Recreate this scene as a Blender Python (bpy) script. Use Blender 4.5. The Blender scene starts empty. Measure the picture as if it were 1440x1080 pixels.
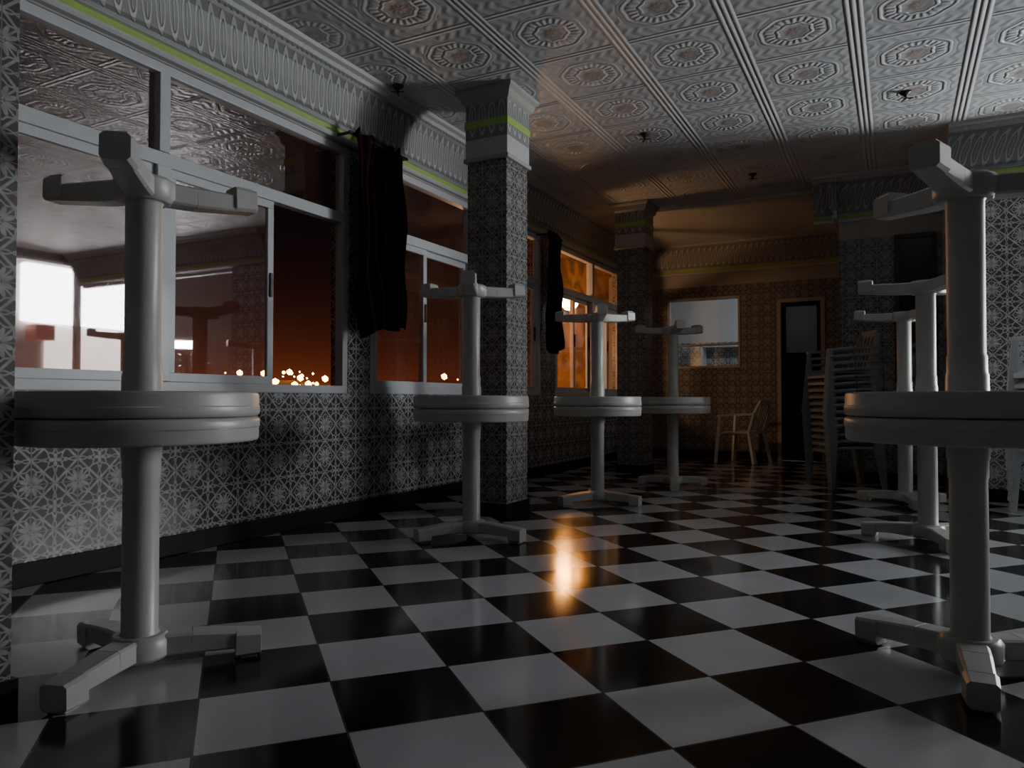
import bpy, bmesh, math, random
from mathutils import Vector, Matrix
random.seed(3)
TH=math.radians(27.5); F=1040.0; HC=0.78; HZ=562.0
S,C=math.sin(TH),math.cos(TH)
def room(px,z):
    x=(px-720)/F*z
    return (x*C-z*S, x*S+z*C)
scene=bpy.context.scene
col=scene.collection
# ---------------------------------------------------------------- node DSL
class V:
    def __init__(s,nt,sock): s.nt=nt; s.s=sock
    def _m(s,op,*o,clamp=False):
        n=s.nt.nodes.new('ShaderNodeMath'); n.operation=op; n.use_clamp=clamp
        for i,a in enumerate((s,)+o):
            if isinstance(a,V): s.nt.links.new(a.s,n.inputs[i])
            else: n.inputs[i].default_value=a
        return V(s.nt,n.outputs[0])
    def __add__(s,o): return s._m('ADD',o)
    def __radd__(s,o): return s._m('ADD',o)
    def __sub__(s,o): return s._m('SUBTRACT',o)
    def __rsub__(s,o): return (s*-1.0)+o
    def __mul__(s,o): return s._m('MULTIPLY',o)
    def __rmul__(s,o): return s._m('MULTIPLY',o)
    def __truediv__(s,o): return s._m('DIVIDE',o)
    def abs(s): return s._m('ABSOLUTE')
    def frac(s): return s._m('FRACT')
    def floor(s): return s._m('FLOOR')
    def sin(s): return s._m('SINE')
    def cos(s): return s._m('COSINE')
    def sqrt(s): return s._m('SQRT')
    def lt(s,o,w=0.015): # soft s<o
        d=(s-o)*(-1.0/w)+0.5
        return d._m('ADD',0.0,clamp=True)
    def max(s,o): return s._m('MAXIMUM',o)
    def min(s,o): return s._m('MINIMUM',o)
    def pow(s,o): return s._m('POWER',o)
def atan2(a,b): return a._m('ARCTAN2',b)
def newmat(name):
    m=bpy.data.materials.new(name); m.use_nodes=True
    nt=m.node_tree; b=nt.nodes['Principled BSDF']
    return m,nt,b
def pos(nt):
    g=nt.nodes.new('ShaderNodeNewGeometry'); s=nt.nodes.new('ShaderNodeSeparateXYZ')
    nt.links.new(g.outputs['Position'],s.inputs[0])
    return V(nt,s.outputs[0]),V(nt,s.outputs[1]),V(nt,s.outputs[2]),g
def mixc(nt,f,a,b):
    n=nt.nodes.new('ShaderNodeMix'); n.data_type='RGBA'
    nt.links.new(f.s,n.inputs[0]) if isinstance(f,V) else setattr(n.inputs[0],'default_value',f)
    for i,c in ((6,a),(7,b)):
        if isinstance(c,(tuple,list)): n.inputs[i].default_value=(*c,1) if len(c)==3 else c
        else: nt.links.new(c,n.inputs[i])
    return n.outputs[2]
def noise(nt,scale,detail=4,vec=None):
    n=nt.nodes.new('ShaderNodeTexNoise'); n.inputs['Scale'].default_value=scale; n.inputs['Detail'].default_value=detail
    if vec is None:
        g=nt.nodes.new('ShaderNodeNewGeometry'); vec=g.outputs['Position']
    nt.links.new(vec,n.inputs['Vector'])
    return V(nt,n.outputs[0])
def bump(nt,b,h,strength,dist):
    n=nt.nodes.new('ShaderNodeBump'); n.inputs['Strength'].default_value=strength; n.inputs['Distance'].default_value=dist
    nt.links.new(h.s,n.inputs['Height']); nt.links.new(n.outputs[0],b.inputs['Normal'])
def simple(name,color,rough=0.5,var=0.15,metal=0,nscale=12,spec=0.5):
    m,nt,b=newmat(name)
    nz=noise(nt,nscale)
    c2=tuple(max(0,c*(1-var*2)) for c in color)
    nt.links.new(mixc(nt,nz,c2,color),b.inputs['Base Color'])
    b.inputs['Roughness'].default_value=rough; b.inputs['Metallic'].default_value=metal
    b.inputs['Specular IOR Level'].default_value=spec
    return m
def emis(name,color,st):
    m,nt,b=newmat(name)
    b.inputs['Base Color'].default_value=(*color,1)
    b.inputs['Emission Color'].default_value=(*color,1); b.inputs['Emission Strength'].default_value=st
    return m
# wall tiles
def tile_mat(name,s,white,dark,off=0.0):
    m,nt,b=newmat(name)
    X,Y,Z,g=pos(nt)
    u=(X+Y+off)/s; v=(Z-0.02)/s
    p=u.frac()-0.5; q=v.frac()-0.5
    r=(p*p+q*q).sqrt(); a=atan2(q,p)
    P=p.abs(); Q=q.abs()
    pc=0.5-P; qc=0.5-Q
    rc=(pc*pc+qc*qc).sqrt(); ac=atan2(qc,pc)
    star=(r-((a*8).cos()*0.035+0.18)).abs().lt(0.026)
    petal=r.lt((a*2).cos().abs()*0.12+0.02)
    cp=rc.lt((ac*4).sin().abs()*0.22+0.05,0.02)*(1.0-rc.lt(0.07))
    cring=(rc-0.31-(ac*8).cos()*0.025).abs().lt(0.018)
    dia=((P+Q)-0.5).abs().lt(0.035)
    diag=(P-Q).abs().lt(0.026)*(1.0-r.lt(0.22))
    side=((P.min(Q))-((r*16).cos().abs()*0.035)).abs().lt(0.014)*(1.0-r.lt(0.22))
    pat=star.max(petal).max(cp).max(cring).max(dia).max(diag).max(side)
    pat=pat*(noise(nt,45,4)*1.3+0.1)
    pat=pat._m('ADD',0.0,clamp=True)
    grout=P.max(Q)._m('GREATER_THAN',0.488)
    c=mixc(nt,pat,dark,white)
    c=mixc(nt,grout,c,tuple(x*0.5 for x in white))
    nt.links.new(c,b.inputs['Base Color'])
    b.inputs['Roughness'].default_value=0.22
    bump(nt,b,grout*-1.0+noise(nt,4,2)*0.6,0.4,0.004)
    return m
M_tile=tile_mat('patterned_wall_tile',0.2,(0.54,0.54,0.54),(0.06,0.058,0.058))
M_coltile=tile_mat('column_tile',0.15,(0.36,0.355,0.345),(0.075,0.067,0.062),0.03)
M_endtile=tile_mat('brightened_wall_tile',0.2,(0.72,0.72,0.72),(0.11,0.11,0.11),0.05)  # wall tile lightened in colour to stand in for missing light on the pier
# floor
def floor_mat():
    m,nt,b=newmat('checker_floor_tile')
    X,Y,Z,g=pos(nt)
    al=TH+math.radians(20.5); s=0.335
    x0=-0.189*C-2.18*S; y0=-0.189*S+2.18*C
    dx=X-x0; dy=Y-y0
    U=(dx*math.cos(al)+dy*math.sin(al))/s; W=(dy*math.cos(al)-dx*math.sin(al))/s
    par=((U.floor()+W.floor())*0.5).frac()*2.0
    par=par._m('GREATER_THAN',0.5)
    p=(U.frac()-0.5).abs(); q=(W.frac()-0.5).abs()
    grout=p.max(q)._m('GREATER_THAN',0.492)
    nz=noise(nt,2.5,3); n2=noise(nt,40,4)
    wc=mixc(nt,nz,(0.40,0.41,0.43),(0.54,0.55,0.57))
    bc=mixc(nt,n2,(0.006,0.006,0.007),(0.018,0.017,0.017))
    c=mixc(nt,par,bc,wc)
    c=mixc(nt,grout,c,(0.06,0.06,0.06))
    nt.links.new(c,b.inputs['Base Color'])
    rr=nz*0.14+0.06
    nt.links.new(rr.s,b.inputs['Roughness'])
    bump(nt,b,grout*-1.0+n2*0.05,0.25,0.002)
    return m
M_floor=floor_mat()
# ceiling
def ceil_mat():
    m,nt,b=newmat('embossed_ceiling_panel')
    X,Y,Z,g=pos(nt)
    w=0.62
    p=((X+0.81)/w).frac()-0.5; q=((Y+0.2)/w).frac()-0.5
    P=p.abs();Q=q.abs(); r=(p*p*1.0+q*q).sqrt(); a=atan2(q,p)
    ribs=P._m('GREATER_THAN',0.42)
    rib=((P-0.42)*59.0).sin().abs()*ribs
    crossb=Q._m('GREATER_THAN',0.45)*(1.0-ribs)
    cr=((Q-0.45)*63.0).sin().abs()*crossb
    inside=(1.0-ribs)*(1.0-crossb)
    R=r+(a*8).cos()*0.008
    med=R.lt(0.36,0.01)
    rings=((R*62.0).sin()*0.5+0.5)
    ray=((a*24).sin()*0.5+0.5)*((R-0.22).abs().lt(0.04))
    big=(R-0.30).abs().lt(0.014)+(R-0.15).abs().lt(0.014)
    herr=(((P*55.0)+((q*32.0).sin()*1.5)).sin()*0.5+0.5)
    h=rib*1.6+cr*1.2+inside*(med*(rings*0.35+ray*0.8+big*1.0)+(1.0-med)*herr*0.45)
    bump(nt,b,h,0.9,0.008)
    nz=noise(nt,1.6,5)
    c=mixc(nt,nz,(0.50,0.50,0.51),(0.70,0.70,0.71))
    c=mixc(nt,R.lt(0.10,0.05)*0.6,c,(0.36,0.22,0.16))
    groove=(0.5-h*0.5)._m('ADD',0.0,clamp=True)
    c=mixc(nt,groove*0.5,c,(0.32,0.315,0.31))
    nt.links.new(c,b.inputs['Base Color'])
    b.inputs['Roughness'].default_value=0.42
    return m
M_ceil=ceil_mat()
def crown_mat():
    m,nt,b=newmat('leaf_crown_moulding')
    X,Y,Z,g=pos(nt)
    u=((X+Y)/0.075).frac()-0.5; v=(Z-2.68)/0.12
    e=((u*u)*7.0+v*v).sqrt()
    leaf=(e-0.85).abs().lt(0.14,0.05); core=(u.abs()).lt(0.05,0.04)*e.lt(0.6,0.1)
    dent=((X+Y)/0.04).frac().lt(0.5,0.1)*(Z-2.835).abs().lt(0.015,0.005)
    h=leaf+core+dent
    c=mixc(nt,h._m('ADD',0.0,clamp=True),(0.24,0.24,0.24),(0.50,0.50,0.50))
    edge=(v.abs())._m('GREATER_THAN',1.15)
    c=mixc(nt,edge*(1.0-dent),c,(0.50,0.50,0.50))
    nt.links.new(c,b.inputs['Base Color'])
    bump(nt,b,h,0.9,0.01); b.inputs['Roughness'].default_value=0.5
    return m
M_crown=crown_mat()
M_green=simple('lime_green_paint',(0.38,0.58,0.13),0.5,0.08)
M_plaster=simple('plaster_wall',(0.46,0.44,0.41),0.7,0.15,nscale=4)
M_cream=simple('plain_ceiling_plaster',(0.66,0.64,0.58),0.7,0.12,nscale=2)
M_black=simple('black_skirting_tile',(0.008,0.008,0.008),0.45,spec=0.2)
M_alu=simple('white_aluminium_frame',(0.58,0.60,0.63),0.35,0.06)
M_plastic=simple('white_moulded_plastic',(0.55,0.55,0.52),0.36,0.18,nscale=7)
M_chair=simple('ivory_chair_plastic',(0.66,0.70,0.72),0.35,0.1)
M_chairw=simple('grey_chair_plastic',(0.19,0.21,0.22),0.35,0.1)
M_curt=simple('maroon_curtain_cloth',(0.035,0.006,0.009),0.9,0.3,nscale=30,spec=0.1)
M_dark=simple('dark_metal',(0.03,0.03,0.03),0.4)
M_doorm=simple('dark_door_wood',(0.016,0.012,0.01),0.5,spec=.2)
M_ground=simple('night_ground',(0.02,0.018,0.016),0.9,nscale=0.4)
M_outwall=simple('exterior_white_wall',(0.7,0.7,0.7),0.8,nscale=2)
def glass_mat(name,dust,dcol,gl=0.10,rough=.015):
    m=bpy.data.materials.new(name); m.use_nodes=True; nt=m.node_tree
    for n in list(nt.nodes): nt.nodes.remove(n)
    o=nt.nodes.new('ShaderNodeOutputMaterial')
    t=nt.nodes.new('ShaderNodeBsdfTransparent'); t.inputs[0].default_value=(0.92,0.9,0.9,1)
    g=nt.nodes.new('ShaderNodeBsdfGlossy'); g.inputs['Roughness'].default_value=rough; g.inputs[0].default_value=(1,.92,.90,1)
    lw=nt.nodes.new('ShaderNodeLayerWeight'); lw.inputs[0].default_value=0.5
    ff=V(nt,lw.outputs['Facing']); fr=(ff.pow(4.0)*0.8+gl)._m('ADD',0.0,clamp=True)
    m1=nt.nodes.new('ShaderNodeMixShader'); nt.links.new(fr.s,m1.inputs[0]); nt.links.new(t.outputs[0],m1.inputs[1]); nt.links.new(g.outputs[0],m1.inputs[2])
    d=nt.nodes.new('ShaderNodeBsdfDiffuse'); d.inputs[0].default_value=(*dcol,1)
    tr=nt.nodes.new('ShaderNodeBsdfTranslucent'); tr.inputs[0].default_value=(*dcol,1)
    m2=nt.nodes.new('ShaderNodeMixShader'); m2.inputs[0].default_value=0.6; nt.links.new(d.outputs[0],m2.inputs[1]); nt.links.new(tr.outputs[0],m2.inputs[2])
    nz=noise(nt,2.2,3); w=((nz*30.0).sin()*0.5+0.5)*noise(nt,5.0,5)
    df=(w*dust*1.4+dust*0.5)._m('ADD',0.0,clamp=True)
    m3=nt.nodes.new('ShaderNodeMixShader'); nt.links.new(df.s,m3.inputs[0]); nt.links.new(m1.outputs[0],m3.inputs[1]); nt.links.new(m2.outputs[0],m3.inputs[2])
    nt.links.new(m3.outputs[0],o.inputs[0])
    return m
M_glass=glass_mat('dusty_glow_tinted_glass',0.11,(0.42,0.20,0.15),0.25,.02)  # dust tinted reddish to carry the red glow reflected in the panes
M_glass3=glass_mat('dusty_orange_glow_glass',0.22,(0.85,0.40,0.11),0.10)  # same dusty glass, orange lamp glow put into the dust colour
m,nt,b=newmat('door_glass'); b.inputs['Metallic'].default_value=1; b.inputs['Base Color'].default_value=(0.25,0.27,0.29,1)
nt.links.new((noise(nt,6)*0.06+0.1).s,b.inputs['Roughness']); M_doorglass=m
m,nt,b=newmat('dark_glass'); b.inputs['Base Color'].default_value=(0.01,0.01,0.012,1)
nt.links.new((noise(nt,6)*0.06+0.03).s,b.inputs['Roughness']); M_dglass=m
# ---------------------------------------------------------------- mesh helpers
def finish(bm,name,mats,parent=None,bevel=0,smooth=False,loc=None):
    bmesh.ops.recalc_face_normals(bm,faces=bm.faces)
    me=bpy.data.meshes.new(name); bm.to_mesh(me); bm.free()
    for mm in (mats if isinstance(mats,(list,tuple)) else [mats]): me.materials.append(mm)
    o=bpy.data.objects.new(name,me); col.objects.link(o)
    if parent: o.parent=parent
    if loc: o.location=loc
    if smooth:
        for f in me.polygons: f.use_smooth=True
    if bevel:
        md=o.modifiers.new('bevel','BEVEL'); md.width=bevel; md.segments=2; md.limit_method='ANGLE'
    return o
def abox(bm,x0,x1,y0,y1,z0,z1,mi=0):
    vs=[bm.verts.new((x,y,z)) for x in (x0,x1) for y in (y0,y1) for z in (z0,z1)]
    for f in ((0,1,3,2),(4,6,7,5),(0,4,5,1),(2,3,7,6),(0,2,6,4),(1,5,7,3)):
        fc=bm.faces.new([vs[i] for i in f]); fc.material_index=mi
def boxes(name,lst,mats,parent=None,bevel=0):
    bm=bmesh.new()
    for t in lst: abox(bm,*t)
    return finish(bm,name,mats,parent,bevel)
def empty(name,loc=(0,0,0)):
    o=bpy.data.objects.new(name,None); o.location=loc; o.empty_display_size=0.1; col.objects.link(o); return o
def beam(bm,p0,p1,w0,h0,w1,h1,up=Vector((0,0,1)),mi=0,ch=0.0):
    p0=Vector(p0);p1=Vector(p1); d=(p1-p0).normalized(); s=d.cross(up)
    if s.length<1e-4: s=d.cross(Vector((0,1,0)))
    s.normalize(); t=s.cross(d).normalized()
    if ch>0: k=1-ch; shape=((-k,-1),(k,-1),(1,-k),(1,k),(k,1),(-k,1),(-1,k),(-1,-k))
    else: shape=((-1,-1),(1,-1),(1,1),(-1,1))
    r=[]
    for p,w,h in ((p0,w0,h0),(p1,w1,h1)):
        r.append([bm.verts.new(p+s*a*w/2+t*b_*h/2) for a,b_ in shape])
    n=len(shape)
    fs=[bm.faces.new(r[0][::-1]),bm.faces.new(r[1])]
    for i in range(n): fs.append(bm.faces.new((r[0][i],r[0][(i+1)%n],r[1][(i+1)%n],r[1][i])))
    for f in fs: f.material_index=mi
def lathe(bm,prof,n=40,c=(0,0),smooth=True,mi=0):
    rings=[]
    for r,z in prof:
        if r<1e-6: rings.append([bm.verts.new((c[0],c[1],z))])
        else: rings.append([bm.verts.new((c[0]+r*math.cos(2*math.pi*i/n),c[1]+r*math.sin(2*math.pi*i/n),z)) for i in range(n)])
    for a,b_ in zip(rings,rings[1:]):
        for i in range(n):
            j=(i+1)%n
            if len(a)==1 and len(b_)==1: continue
            if len(a)==1: f=bm.faces.new((a[0],b_[i],b_[j]))
            elif len(b_)==1: f=bm.faces.new((a[i],b_[0],a[j]))
            else: f=bm.faces.new((a[i],b_[i],b_[j],a[j]))
            f.smooth=smooth; f.material_index=mi
# ---------------------------------------------------------------- room shell
LW=-3.23; BW=10.0; CH=2.88; SB=-0.48; SBY=7.7; EX=0.37; EY=6.7; RW=4.2; FW=-3.0
T=0.15
SILL=0.82; WT=2.46
wins=[(0.30,3.85),(4.08,6.85),(7.2,9.4)]
pts=[FW]+[v for w in wins for v in w]+[BW+T]
L=[]
L.append((LW-T,LW,FW,BW+T,0,SILL,0))
L.append((LW-T,LW,FW,BW+T,WT,CH+0.05,1))
for i in range(0,len(pts),2): L.append((LW-T,LW,pts[i],pts[i+1],SILL,WT,0))
boxes('wall_left',L,[M_tile,M_plaster])
DX0,DX1,DH=-1.31,-0.84,2.02
PX0,PX1,PZ0,PZ1=-2.79,-1.82,1.20,2.15
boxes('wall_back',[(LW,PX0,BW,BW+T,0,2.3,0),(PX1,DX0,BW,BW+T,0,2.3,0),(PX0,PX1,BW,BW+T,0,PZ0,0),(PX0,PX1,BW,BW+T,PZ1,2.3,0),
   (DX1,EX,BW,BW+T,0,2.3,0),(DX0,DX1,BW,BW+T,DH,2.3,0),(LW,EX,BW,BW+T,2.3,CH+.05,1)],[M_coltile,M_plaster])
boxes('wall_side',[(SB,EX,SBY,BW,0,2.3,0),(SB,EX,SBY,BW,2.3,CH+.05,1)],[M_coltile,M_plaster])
OX0,OX1,OZ0,OZ1=1.0,4.16,0.85,2.46
boxes('wall_end',[(EX,OX0,EY,EY+T,0,2.5,0),(EX,EX+T,EY+T,SBY+.2,0,CH+.05,0),(OX0,RW,EY,EY+T,0,OZ0,0),(EX,RW,EY,EY+T,2.5,CH+.05,1),
   (OX0,RW,EY,EY+T,OZ1,2.5,1)],[M_endtile,M_plaster])
RY0,RY1=4.0,6.66
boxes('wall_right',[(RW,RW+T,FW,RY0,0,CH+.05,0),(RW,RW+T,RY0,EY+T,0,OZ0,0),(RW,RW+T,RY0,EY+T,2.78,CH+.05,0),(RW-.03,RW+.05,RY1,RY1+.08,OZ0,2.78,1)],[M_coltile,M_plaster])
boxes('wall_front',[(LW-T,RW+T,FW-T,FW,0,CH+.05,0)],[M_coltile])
boxes('floor',[(LW,RW,FW,EY,-0.1,0,0),(LW,EX,EY,BW,-0.1,0,0)],[M_floor])
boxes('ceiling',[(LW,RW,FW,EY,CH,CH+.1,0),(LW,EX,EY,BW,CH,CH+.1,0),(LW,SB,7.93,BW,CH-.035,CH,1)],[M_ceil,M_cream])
def base(name,l): return boxes(name,l,M_black,bevel=0.004)
base('baseboard_left',[(LW,LW+.015,FW,BW,0,.1,0)])
base('baseboard_back',[(LW,DX0-.06,BW-.015,BW,0,.1,0)])
base('baseboard_side',[(SB-.015,SB,SBY,BW,0,.1,0),(SB-.015,EX,SBY-.015,SBY,0,.1,0)])
base('baseboard_end',[(EX,RW,EY-.015,EY,0,.1,0)])
# serving hatch to the next room
kw=M_outwall
boxes('wall_kitchen',[(-3.6,-.9,12.3,12.4,-.05,3.0,0),(-3.7,-3.6,BW+T,12.4,-.05,3.0,0),(-.9,-.8,BW+T,12.4,-.05,3.0,0),(-3.7,-.8,BW+T,12.4,2.55,2.65,1),(-3.7,-.8,BW+T,12.4,-.1,-.05,0),
   (-3.6,-.9,12.28,12.3,-.05,1.72,2)],[kw,M_ceil,M_endtile])
e=empty('window_7',((PX0+PX1)/2,BW,PZ0)); hx=(PX1-PX0)/2; hh=PZ1-PZ0
boxes('frame',[(-hx,-hx+.03,-.01,.08,0,hh,0),(hx-.03,hx,-.01,.08,0,hh,0),(-hx+.03,hx-.03,-.01,.08,0,.03,0),(-hx+.03,hx-.03,-.01,.08,hh-.03,hh,0),(-hx+.03,hx-.03,.02,.05,.30,.325,0)],M_plaster,e,.003)
e=empty('kitchen_shelf',(-1.9,12.08,1.0))
boxes('boards',[(-.9,.9,-.12,.19,.28,.31,0),(-.9,.9,-.12,.19,.62,.65,0),(-.9,-.87,-.12,.19,-1.05,.65,0),(.87,.9,-.12,.19,-1.05,.65,0),(-.02,.02,-.12,.19,-1.05,.65,0)],M_outwall,e)
l=bpy.data.lights.new('kitchen_lamp','POINT'); l.energy=14; l.color=(.88,.95,1); l.shadow_soft_size=.1
o=bpy.data.objects.new('kitchen_lamp',l); col.objects.link(o); o.location=(-1.4,10.9,2.2)
PROF=[(0,2.47),(0.035,2.47),(0.045,2.485),(0.045,2.495),(0.03,2.50),(0.03,2.535),(0.05,2.54),(0.055,2.56),(0.07,2.575),(0.085,2.66),(0.12,2.76),(0.155,2.80),(0.16,2.82),(0.185,2.825),(0.19,2.85),(0.22,2.86),(0.23,2.879),(0,2.879)]
GREEN_SEG=4
def crown(name,p0,p1,out,ext=0.0):
    bm=bmesh.new(); d=Vector((p1[0]-p0[0],p1[1]-p0[1],0)).normalized(); o=Vector((out[0],out[1],0))
    A=[bm.verts.new(Vector((p0[0],p0[1],z))+o*f) for f,z in PROF]
    B=[bm.verts.new(Vector((p1[0],p1[1],z))+o*f) for f,z in PROF]
    n=len(PROF)
    for i in range(n):
        f=bm.faces.new((A[i],A[(i+1)%n],B[(i+1)%n],B[i])); f.material_index=1 if i==GREEN_SEG else 0
    bm.faces.new(A[::-1]); bm.faces.new(B)
    return finish(bm,name,[M_crown,M_green])
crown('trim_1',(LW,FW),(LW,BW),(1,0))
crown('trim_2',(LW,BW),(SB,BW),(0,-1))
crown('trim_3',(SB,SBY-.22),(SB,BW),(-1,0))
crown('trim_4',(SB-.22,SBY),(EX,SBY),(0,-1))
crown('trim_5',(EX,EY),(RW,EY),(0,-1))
# ---------------------------------------------------------------- columns
def column(x0,x1,y0,y1):
    e=empty('column',((x0+x1)/2,(y0+y1)/2,0)); ox,oy=e.location.x,e.location.y
    def bx(n,l,m,bev=0):
        o=boxes(n,[(a-ox,b_-ox,c-oy,d-oy,z0,z1,mi) for a,b_,c,d,z0,z1,mi in l],m,e,bev); return o
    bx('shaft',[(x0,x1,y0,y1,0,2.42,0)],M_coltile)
    bx('skirting',[(x0-.012,x1+.012,y0-.012,y1+.012,0,.09,0)],M_black)
    g=.012
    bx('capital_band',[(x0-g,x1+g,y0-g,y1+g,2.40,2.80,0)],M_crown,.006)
    bx('green_band',[(x0-g-.004,x1+g+.004,y0-g-.004,y1+g+.004,2.62,2.67,0)],M_green)
    bx('capital_lip',[(x0-g-.012,x1+g+.012,y0-g-.012,y1+g+.012,2.39,2.42,0)],M_plaster,.006)
    bm=bmesh.new()
    lv=[(g,2.78),(g+.02,2.80),(g+.03,2.84),(g+.05,2.86),(g+.055,CH-.001)]
    R=[[bm.verts.new((X-ox,Y-oy,z)) for X,Y in ((x0-k,y0-k),(x1+k,y0-k),(x1+k,y1+k),(x0-k,y1+k))] for k,z in lv]
    for a,b_ in zip(R,R[1:]):
        for i in range(4): bm.faces.new((a[i],a[(i+1)%4],b_[(i+1)%4],b_[i]))
    bm.faces.new(R[0][::-1]); bm.faces.new(R[-1])
    finish(bm,'capital_flare',M_plaster,e)
    return e
column(-2.59,-2.29,4.32,4.63)
column(-2.66,-2.36,7.55,7.85)
column(-2.25,-1.95,0.76,1.062)
# ---------------------------------------------------------------- windows (left wall)
def ywin(name,y0,y1,mull,sashes,glass):
    e=empty(name,(LW,(y0+y1)/2,SILL)); oy=(y0+y1)/2
    fr=[]
    a,b_=-0.07,-0.005; w=.05
    TR=1.98
    def add(xa,xb,ya,yb,za,zb): fr.append((xa,xb,ya-oy,yb-oy,za-SILL,zb-SILL,0))
    add(a,b_,y0,y1,SILL,SILL+w); add(a,b_,y0,y1,WT-w,WT)
    add(a,b_,y0,y0+w,SILL+w,WT-w); add(a,b_,y1-w,y1,SILL+w,WT-w)
    add(a,b_,y0+w,y1-w,TR-.035,TR+.035)
    for mm in mull: add(a-.005,b_+.01,mm-.04,mm+.04,SILL+w,TR-.035); add(a-.005,b_+.01,mm-.03,mm+.03,TR+.035,WT-w)
    boxes('frame',fr,M_alu,e,.004)
    sf=[];sg=[]
    for ya,yb,off in sashes:
        sw=.045; za,zb=SILL+w,TR-.035
        x0,x1=off-.012,off+.012
        for t in ((x0,x1,ya,yb,za,za+sw),(x0,x1,ya,yb,zb-sw,zb),(x0,x1,ya,ya+sw,za+sw,zb-sw),(x0,x1,yb-sw,yb,za+sw,zb-sw)):
            sf.append((t[0],t[1],t[2]-oy,t[3]-oy,t[4]-SILL,t[5]-SILL,0))
        sf.append((x1,x1+.012,yb-sw*.75-oy,yb-sw*.3-oy,1.38-SILL,1.52-SILL,1))
        sg.append((off,ya+sw,yb-sw,za+sw,zb-sw))
    boxes('sashes',sf,[M_alu,M_dark],e,.002)
    ups=[y0+w]+[m_ for mm in mull for m_ in (mm-.03,mm+.03)]+[y1-w]
    for i in range(0,len(ups),2): sg.append((-.04,ups[i],ups[i+1],TR+.035,WT-w))
    bm=bmesh.new()
    for x,ya,yb,za,zb in sg:
        bm.faces.new([bm.verts.new((x,Y-oy,Z-SILL)) for Y,Z in ((ya,za),(yb,za),(yb,zb),(ya,zb))])
    finish(bm,'glass',glass,e)
    return e
ywin('window_1',0.30,3.85,[2.45],[(.355,1.40,-.055),(1.36,2.41,-.03),(2.49,3.20,-.03)],M_glass)
ywin('window_2',4.08,6.85,[5.47],[(4.135,4.80,-.03),(4.76,5.43,-.055),(5.51,6.2,-.03),(6.16,6.8,-.055)],M_glass)
ywin('window_3',7.2,9.4,[8.32],[(7.255,7.80,-.03),(7.76,8.28,-.055),(8.36,8.88,-.03),(8.84,9.345,-.055)],M_glass3)
def xwin(name,lst,loc):
    e=empty(name,loc)
    boxes('frame',[(a-loc[0],b_-loc[0],c-loc[1],d-loc[1],z0-loc[2],z1-loc[2],0) for a,b_,c,d,z0,z1 in lst],M_alu,e,.003)
ym=EY+.07
xwin('window_4',[(OX0,OX1,ym-.03,ym+.03,OZ0,OZ0+.05),(OX0,OX1,ym-.03,ym+.03,OZ1-.04,OZ1),(OX0,OX0+.04,ym-.03,ym+.03,OZ0+.05,OZ1-.04)],((OX0+OX1)/2,ym,OZ0))
xm=RW+.07
xwin('window_5',[(xm-.03,xm+.03,RY0,RY1,OZ0,OZ0+.05),(xm-.03,xm+.03,RY0,RY1,2.74,2.78),(xm-.03,xm+.03,RY0,RY0+.05,OZ0+.05,2.74),(xm-.03,xm+.03,5.1,5.15,OZ0+.05,2.74)],(xm,(RY0+RY1)/2,OZ0))
# ---------------------------------------------------------------- door
e=empty('door_1',((DX0+DX1)/2,BW,0)); hw=(DX1-DX0)/2
boxes('frame',[(-hw-.05,-hw,-.02,.06,0,DH+.05,0),(hw,hw+.05,-.02,.06,0,DH+.05,0),(-hw,hw,-.02,.06,DH,DH+.05,0)],M_plaster,e,.004)
boxes('leaf',[(-hw,hw,.04,.08,0,1.38,0),(-hw,hw,.04,.08,DH-.05,DH,0),(-hw,-hw+.05,.04,.08,1.38,DH-.05,0),(hw-.05,hw,.04,.08,1.38,DH-.05,0),(-hw+.06,hw-.06,.03,.04,.15,1.25,0)],M_doorm,e,.004)
boxes('pane',[(-hw+.05,hw-.05,.055,.065,1.38,DH-.05,0)],M_doorglass,e)
boxes('handle',[(hw-.09,hw-.07,.0,.04,1.0,1.12,0)],M_dark,e,.004)
e=empty('window_6',(0.16,SBY,0.95))
boxes('frame',[(-.17,-.13,-.04,0,0,1.35,0),(.13,.17,-.04,0,0,1.35,0),(-.13,.13,-.04,0,0,.04,0),(-.13,.13,-.04,0,1.31,1.35,0),(-.13,.13,-.035,0,.85,.88,0)],M_dark,e,.004)
boxes('pane',[(-.13,.13,-.02,-.01,.04,1.31,0)],M_dglass,e)
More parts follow.
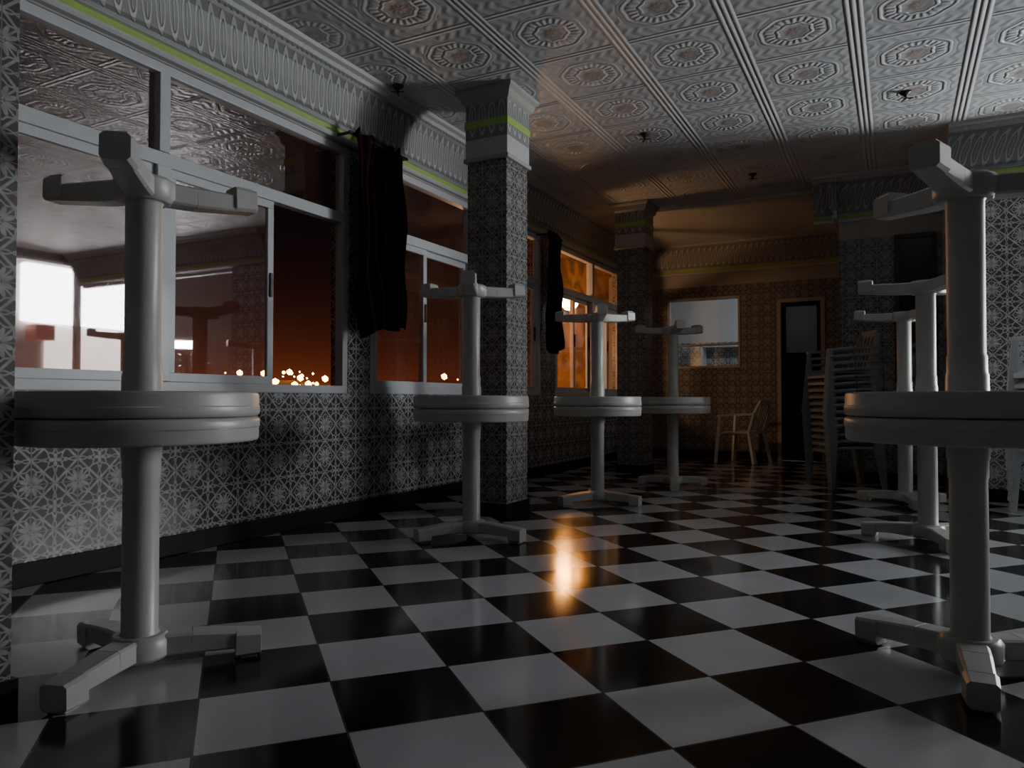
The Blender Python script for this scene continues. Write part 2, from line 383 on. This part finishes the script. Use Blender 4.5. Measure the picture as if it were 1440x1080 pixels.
# ---------------------------------------------------------------- curtains
def curtain(y0,y1,z0,z1,seed,xoff=0.10,shift=0.06):
    e=empty('hanging_curtain',(LW,(y0+y1)/2,z1)); yc=(y0+y1)/2
    rnd=random.Random(seed); bm=bmesh.new(); nu,nv=110,50
    grid=[]
    ph=rnd.random()*6
    for j in range(nv+1):
        v=j/nv; row=[]
        wd=1.0-0.25*min(1,max(0,(v-.25)/.45))
        for i in range(nu+1):
            u=i/nu
            yy=(u-.5)*(y1-y0)*wd+shift*v+0.015*math.sin(7*v+5*u)+.02*math.sin(v*9+ph)*(u-.5)
            hem=0.03*math.sin(u*17+ph)+0.04*math.sin(u*5+ph*2)
            zz=-(z1-z0+hem)*v + (0.03*math.sin(u*23)+.015*math.sin(u*47) if j==0 else 0)
            amp=0.022+0.024*v
            xx=xoff+amp*math.sin(u*2*math.pi*6+ph+v*1.5)+0.02*math.sin(u*11+v*4)+.012*math.sin(v*13+u*9)
            row.append(bm.verts.new((xx,yy,zz)))
        grid.append(row)
    for j in range(nv):
        for i in range(nu): bm.faces.new((grid[j][i],grid[j][i+1],grid[j+1][i+1],grid[j+1][i]))
    o=finish(bm,'cloth',M_curt,e,smooth=True)
    md=o.modifiers.new('solid','SOLIDIFY'); md.thickness=.004
    boxes('rod',[(xoff-.008,xoff+.008,y0-yc-.05,y1-yc+.05,-.02,-.004,0),(0,xoff,y0-yc-.04,y0-yc-.03,-.02,-.004,0),(0,xoff,y1-yc+.03,y1-yc+.04,-.02,-.004,0)],M_dark,e)
    return e
curtain(3.72,4.25,1.25,2.50,1,xoff=.15,shift=.03)
curtain(6.78,7.08,1.30,2.46,5,xoff=.12,shift=.01)
# ---------------------------------------------------------------- tables
TBH=0.73
def table_mesh():
    bm=bmesh.new()
    lathe(bm,[(0,.73),(.305,.73),(.319,.7285),(.325,.7245),(.3275,.718),(.3275,.700),(.3255,.698),(.3245,.668),(.3225,.661),(.318,.658),(.311,.658),(.306,.662),(.304,.70),(.06,.704),(0,.704)],80)
    lathe(bm,[(0,.035),(.052,.035),(.054,.05),(.054,.10),(.050,.105),(.0495,.36),(.049,.55),(.052,.555),(.052,.60),(.055,.61),(.056,.68),(.064,.70),(0,.705)],32)
    lathe(bm,[(0,.03),(.075,.03),(.085,.04),(.085,.085),(.072,.10),(.05,.10)],12)
    for k in range(3):
        a=k*2*math.pi/3; d=Vector((math.cos(a),math.sin(a),0))
        P=lambda r,z: tuple(d*r+Vector((0,0,z)))
        beam(bm,P(.0,.066),P(.14,.064),.085,.062,.080,.060,ch=.2)
        beam(bm,P(.14,.064),P(.27,.056),.080,.060,.070,.052,ch=.2)
        beam(bm,P(.262,.043),P(.335,.041),.084,.078,.074,.070,ch=.25)
        beam(bm,P(.275,.004),P(.322,.004),.055,.008,.05,.008)
    for k in range(8):
        a=k*math.pi/4+.2; d=Vector((math.cos(a),math.sin(a),0))
        beam(bm,tuple(d*.05+Vector((0,0,.690))),tuple(d*.302+Vector((0,0,.693))),.006,.026,.006,.02)
    bmesh.ops.recalc_face_normals(bm,faces=bm.faces)
    me=bpy.data.meshes.new('round_pedestal_table'); bm.to_mesh(me); bm.free(); me.materials.append(M_plastic)
    return me
TM=table_mesh()
def table_pair(px,z,a_bot,a_top):
    X,Y=room(px,z)
    for up in (False,True):
        o=bpy.data.objects.new('round_pedestal_table',TM); col.objects.link(o)
        if not up: o.location=(X,Y,0); o.rotation_euler=(0,0,TH+math.radians(a_bot))
        else: o.location=(X,Y,2*TBH); o.rotation_euler=(math.pi,0,TH+math.radians(a_top))
        md=o.modifiers.new('bevel','BEVEL'); md.width=.005; md.segments=2; md.limit_method='ANGLE'; md.angle_limit=math.radians(40)
table_pair(200,2.17,22,45)
table_pair(663,4.20,90,30)
table_pair(840,5.55,90,30)
table_pair(946,6.60,20,30)
table_pair(1360,2.15,3,103)
table_pair(1303,4.06,20,30)
table_pair(1272,5.5,15,30)
# ---------------------------------------------------------------- chairs
def chair_into(bm,M):
    b2=bmesh.new()
    for s in (-1,1):
        beam(b2,(s*.27,.25,0),(s*.245,.20,.62),.06,.045,.05,.04)
        beam(b2,(s*.25,-.29,0),(s*.22,-.20,.44),.06,.045,.05,.04)
        beam(b2,(s*.22,-.20,.42),(s*.215,-.27,.66),.055,.035,.05,.03)
        beam(b2,(s*.215,-.27,.66),(s*.15,-.32,.80),.05,.03,.055,.03)
        beam(b2,(s*.247,.22,.625),(s*.262,-.02,.645),.06,.028,.06,.028)
        beam(b2,(s*.262,-.02,.645),(s*.22,-.275,.655),.06,.028,.05,.028)
    beam(b2,(-.16,-.32,.80),(.16,-.32,.80),.03,.07,.03,.07)
    for i in range(5):
        x=-.14+.07*i
        beam(b2,(x*1.05,-.205,.44),(x,-.315,.79),.046,.012,.042,.012,up=Vector((0,1,0)))
    n=8; g=[]
    for j in range(n+1):
        row=[]
        for i in range(n+1):
            x=-.235+.47*i/n; y=-.22+.45*j/n
            z=.425-.018*math.sin(math.pi*i/n)*math.sin(math.pi*j/n)-(.03*max(0,(j-n+1.5)) if j>n-1.5 else 0)
            row.append((x,y,z))
        g.append(row)
    tv=[[b2.verts.new(p) for p in r] for r in g]; bv=[[b2.verts.new((p[0],p[1],p[2]-.03)) for p in r] for r in g]
    for j in range(n):
        for i in range(n):
            b2.faces.new((tv[j][i],tv[j][i+1],tv[j+1][i+1],tv[j+1][i])); b2.faces.new((bv[j][i],bv[j+1][i],bv[j+1][i+1],bv[j][i+1]))
    for i in range(n):
        b2.faces.new((tv[0][i],bv[0][i],bv[0][i+1],tv[0][i+1])); b2.faces.new((tv[n][i],tv[n][i+1],bv[n][i+1],bv[n][i]))
        b2.faces.new((tv[i][0],tv[i+1][0],bv[i+1][0],bv[i][0])); b2.faces.new((tv[i][n],bv[i][n],bv[i+1][n],tv[i+1][n]))
    b2.transform(M)
    me=bpy.data.meshes.new('tmp'); b2.to_mesh(me); b2.free(); bm.from_mesh(me); bpy.data.meshes.remove(me)
def chair(name,X,Y,rot,mat,n=1,step=.088,sc=1.0):
    bm=bmesh.new()
    for k in range(n):
        chair_into(bm,Matrix.Translation((0,.004*k,step*k)))
    bm.transform(Matrix.Scale(sc,4))
    o=finish(bm,name,mat,bevel=.004); o.location=(X,Y,0); o.rotation_euler=(0,0,rot)
    return o
X,Y=room(1043,9.2); chair('plastic_armchair',X,Y,math.radians(75),M_chair,sc=.92)
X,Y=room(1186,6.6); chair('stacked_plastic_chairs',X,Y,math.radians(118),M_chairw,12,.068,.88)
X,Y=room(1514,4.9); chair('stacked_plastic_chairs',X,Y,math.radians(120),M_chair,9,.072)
# ---------------------------------------------------------------- ceiling hooks
def hook(px,y):
    z=F*(CH-HC)/(HZ-y); X,Y=room(px,z)
    bm=bmesh.new()
    lathe(bm,[(0,0),(.04,0),(.036,-.01),(.016,-.024),(.010,-.03),(.010,-.05),(0,-.052)],20)
    for k in range(3):
        a=k*2.094; beam(bm,(0,0,-.042),(.05*math.cos(a),.05*math.sin(a),-.05),.01,.007,.008,.005)
    finish(bm,'ceiling_hook',M_dark,loc=(X,Y,CH))
for p in ((908,186),(1278,126),(558,117),(798,282),(1060,243)): hook(*p)
# ---------------------------------------------------------------- outside
boxes('ground_outside',[(-160,LW-T,-60,160,-3.2,-3.0,0)],M_ground)
boxes('courtyard_ground',[(EX+T,12,EY+T,16,-.1,-.02,0),(RW+T,12,FW,EY+T,-.1,-.02,0)],M_outwall)
e=empty('lit_shop_front',(6.0,7.8,0))
boxes('shop_wall',[(.05,.2,-3.2,3.5,-.02,3.8,0)],M_outwall,e)
boxes('light_box',[(-.1,.05,-.9,1.1,2.05,3.0,0)],emis('light_box_white',(0.95,0.97,1.0),34),e,.03)
boxes('window_display',[(0,.05,-.5,1.1,.9,2.0,0)],emis('shop_display_white',(1,.93,.9),5.0),e)
boxes('red_awning',[(-.25,.05,-.8,-.5,1.75,2.0,0)],emis('red_panel',(.45,.18,.14),.5),e)
e=empty('yard_floodlight',(3.15,7.55,1.3))
boxes('lamp_head',[(-.22,.22,.02,.10,-.16,.16,0)],M_dark,e,.01)
boxes('lamp_face',[(-.2,.2,.012,.018,-.14,.14,0)],emis('floodlight_lens',(1,1,1),3),e)
boxes('pole',[(-.03,.03,.1,.16,-1.32,.1,0)],M_dark,e)
def area(name,loc,target,size,power,color):
    l=bpy.data.lights.new(name,'AREA'); l.energy=power; l.size=size; l.color=color; l.shape='SQUARE'
    o=bpy.data.objects.new(name,l); col.objects.link(o); o.location=loc
    o.rotation_euler=(Vector(target)-Vector(loc)).to_track_quat('-Z','Y').to_euler(); return o
area('floodlight_beam',(3.15,7.45,1.3),(-1.4,3.0,2.6),.75,150,(0.92,0.97,1.0))
def street(name,X,Y,Z,power,r,em,colr=(1,.42,.1)):
    e=empty(name,(X,Y,Z))
    bm=bmesh.new(); bmesh.ops.create_icosphere(bm,subdivisions=3,radius=r); finish(bm,'bulb',emis('sodium_bulb',(1,.36,.05),em),e,smooth=True)
    boxes('post',[(-.05,.05,r,.1+r,-3.0-Z,r+.1,0),(-.04,.04,-.1,r+.1,r,r+.05,0)],M_dark,e)
    l=bpy.data.lights.new(name+'_light','POINT'); l.energy=power; l.color=colr; l.shadow_soft_size=.15
    o=bpy.data.objects.new('lamp_light',l); col.objects.link(o); o.parent=e; o.location=(0.0,-r-.2,-r-.05)
X,Y=room(801,14.0); street('street_lamp',X,Y,2.64,120,.17,160)
street('street_lamp',-4.35,7.9,1.70,95,.09,25,(1,.57,.27))
# hillside with distant city lights
def hz(d): return -3+.14*(d-40)
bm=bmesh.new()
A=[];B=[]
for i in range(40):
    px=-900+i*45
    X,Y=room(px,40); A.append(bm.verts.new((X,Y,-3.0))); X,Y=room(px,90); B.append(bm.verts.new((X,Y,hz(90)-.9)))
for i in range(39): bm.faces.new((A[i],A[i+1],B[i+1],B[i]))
hm,nt,b=newmat('haze_glow_hillside'); b.inputs['Roughness'].default_value=.9
nz=noise(nt,.25,5); nt.links.new(mixc(nt,nz,(.03,.006,.002),(.30,.065,.015)),b.inputs['Emission Color']); b.inputs['Emission Strength'].default_value=.35  # city haze glow put into the hill surface as orange emission
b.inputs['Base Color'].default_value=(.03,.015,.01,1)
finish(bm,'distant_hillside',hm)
bm=bmesh.new()
for i in range(84):
    if i<56: px=random.choice((random.uniform(285,375),random.uniform(388,468))); y=random.choice((random.uniform(523,533),random.uniform(536,552)))
    else: px=random.uniform(-400,760); y=random.uniform(528,552)
    d=9.38/(.14-(HZ-y)/F); X,Y=room(px,d); Z=hz(d)
    bmesh.ops.create_icosphere(bm,subdivisions=1,radius=random.choice((.10,.14,.22,.38)),matrix=Matrix.Translation((X,Y,Z)))
finish(bm,'distant_city_lights',emis('city_light',(1,.36,.07),45))
# ---------------------------------------------------------------- world
w=bpy.data.worlds.new('night_sky'); scene.world=w; w.use_nodes=True; nt=w.node_tree
bg=nt.nodes['Background']
tc=nt.nodes.new('ShaderNodeTexCoord'); sp=nt.nodes.new('ShaderNodeSeparateXYZ'); nt.links.new(tc.outputs['Generated'],sp.inputs[0])
z=V(nt,sp.outputs[2]); xx=V(nt,sp.outputs[0])
zz=z.max(0.0)
glow=(zz*-20.0)._m('EXPONENT')*((xx*-1.0+0.25)._m('ADD',0.0,clamp=True))
c=mixc(nt,glow,(0.0035,0.0025,0.0035),(0.28,0.055,0.017))
nt.links.new(c,bg.inputs[0]); bg.inputs[1].default_value=0.8
# ---------------------------------------------------------------- camera
cd=bpy.data.cameras.new('camera'); cam=bpy.data.objects.new('camera',cd); col.objects.link(cam)
cam.location=(0,0,HC); cam.rotation_euler=(math.radians(91.2),0,TH); cd.sensor_width=36; cd.lens=F/1440*36; cd.clip_start=.02; cd.clip_end=500
scene.camera=cam
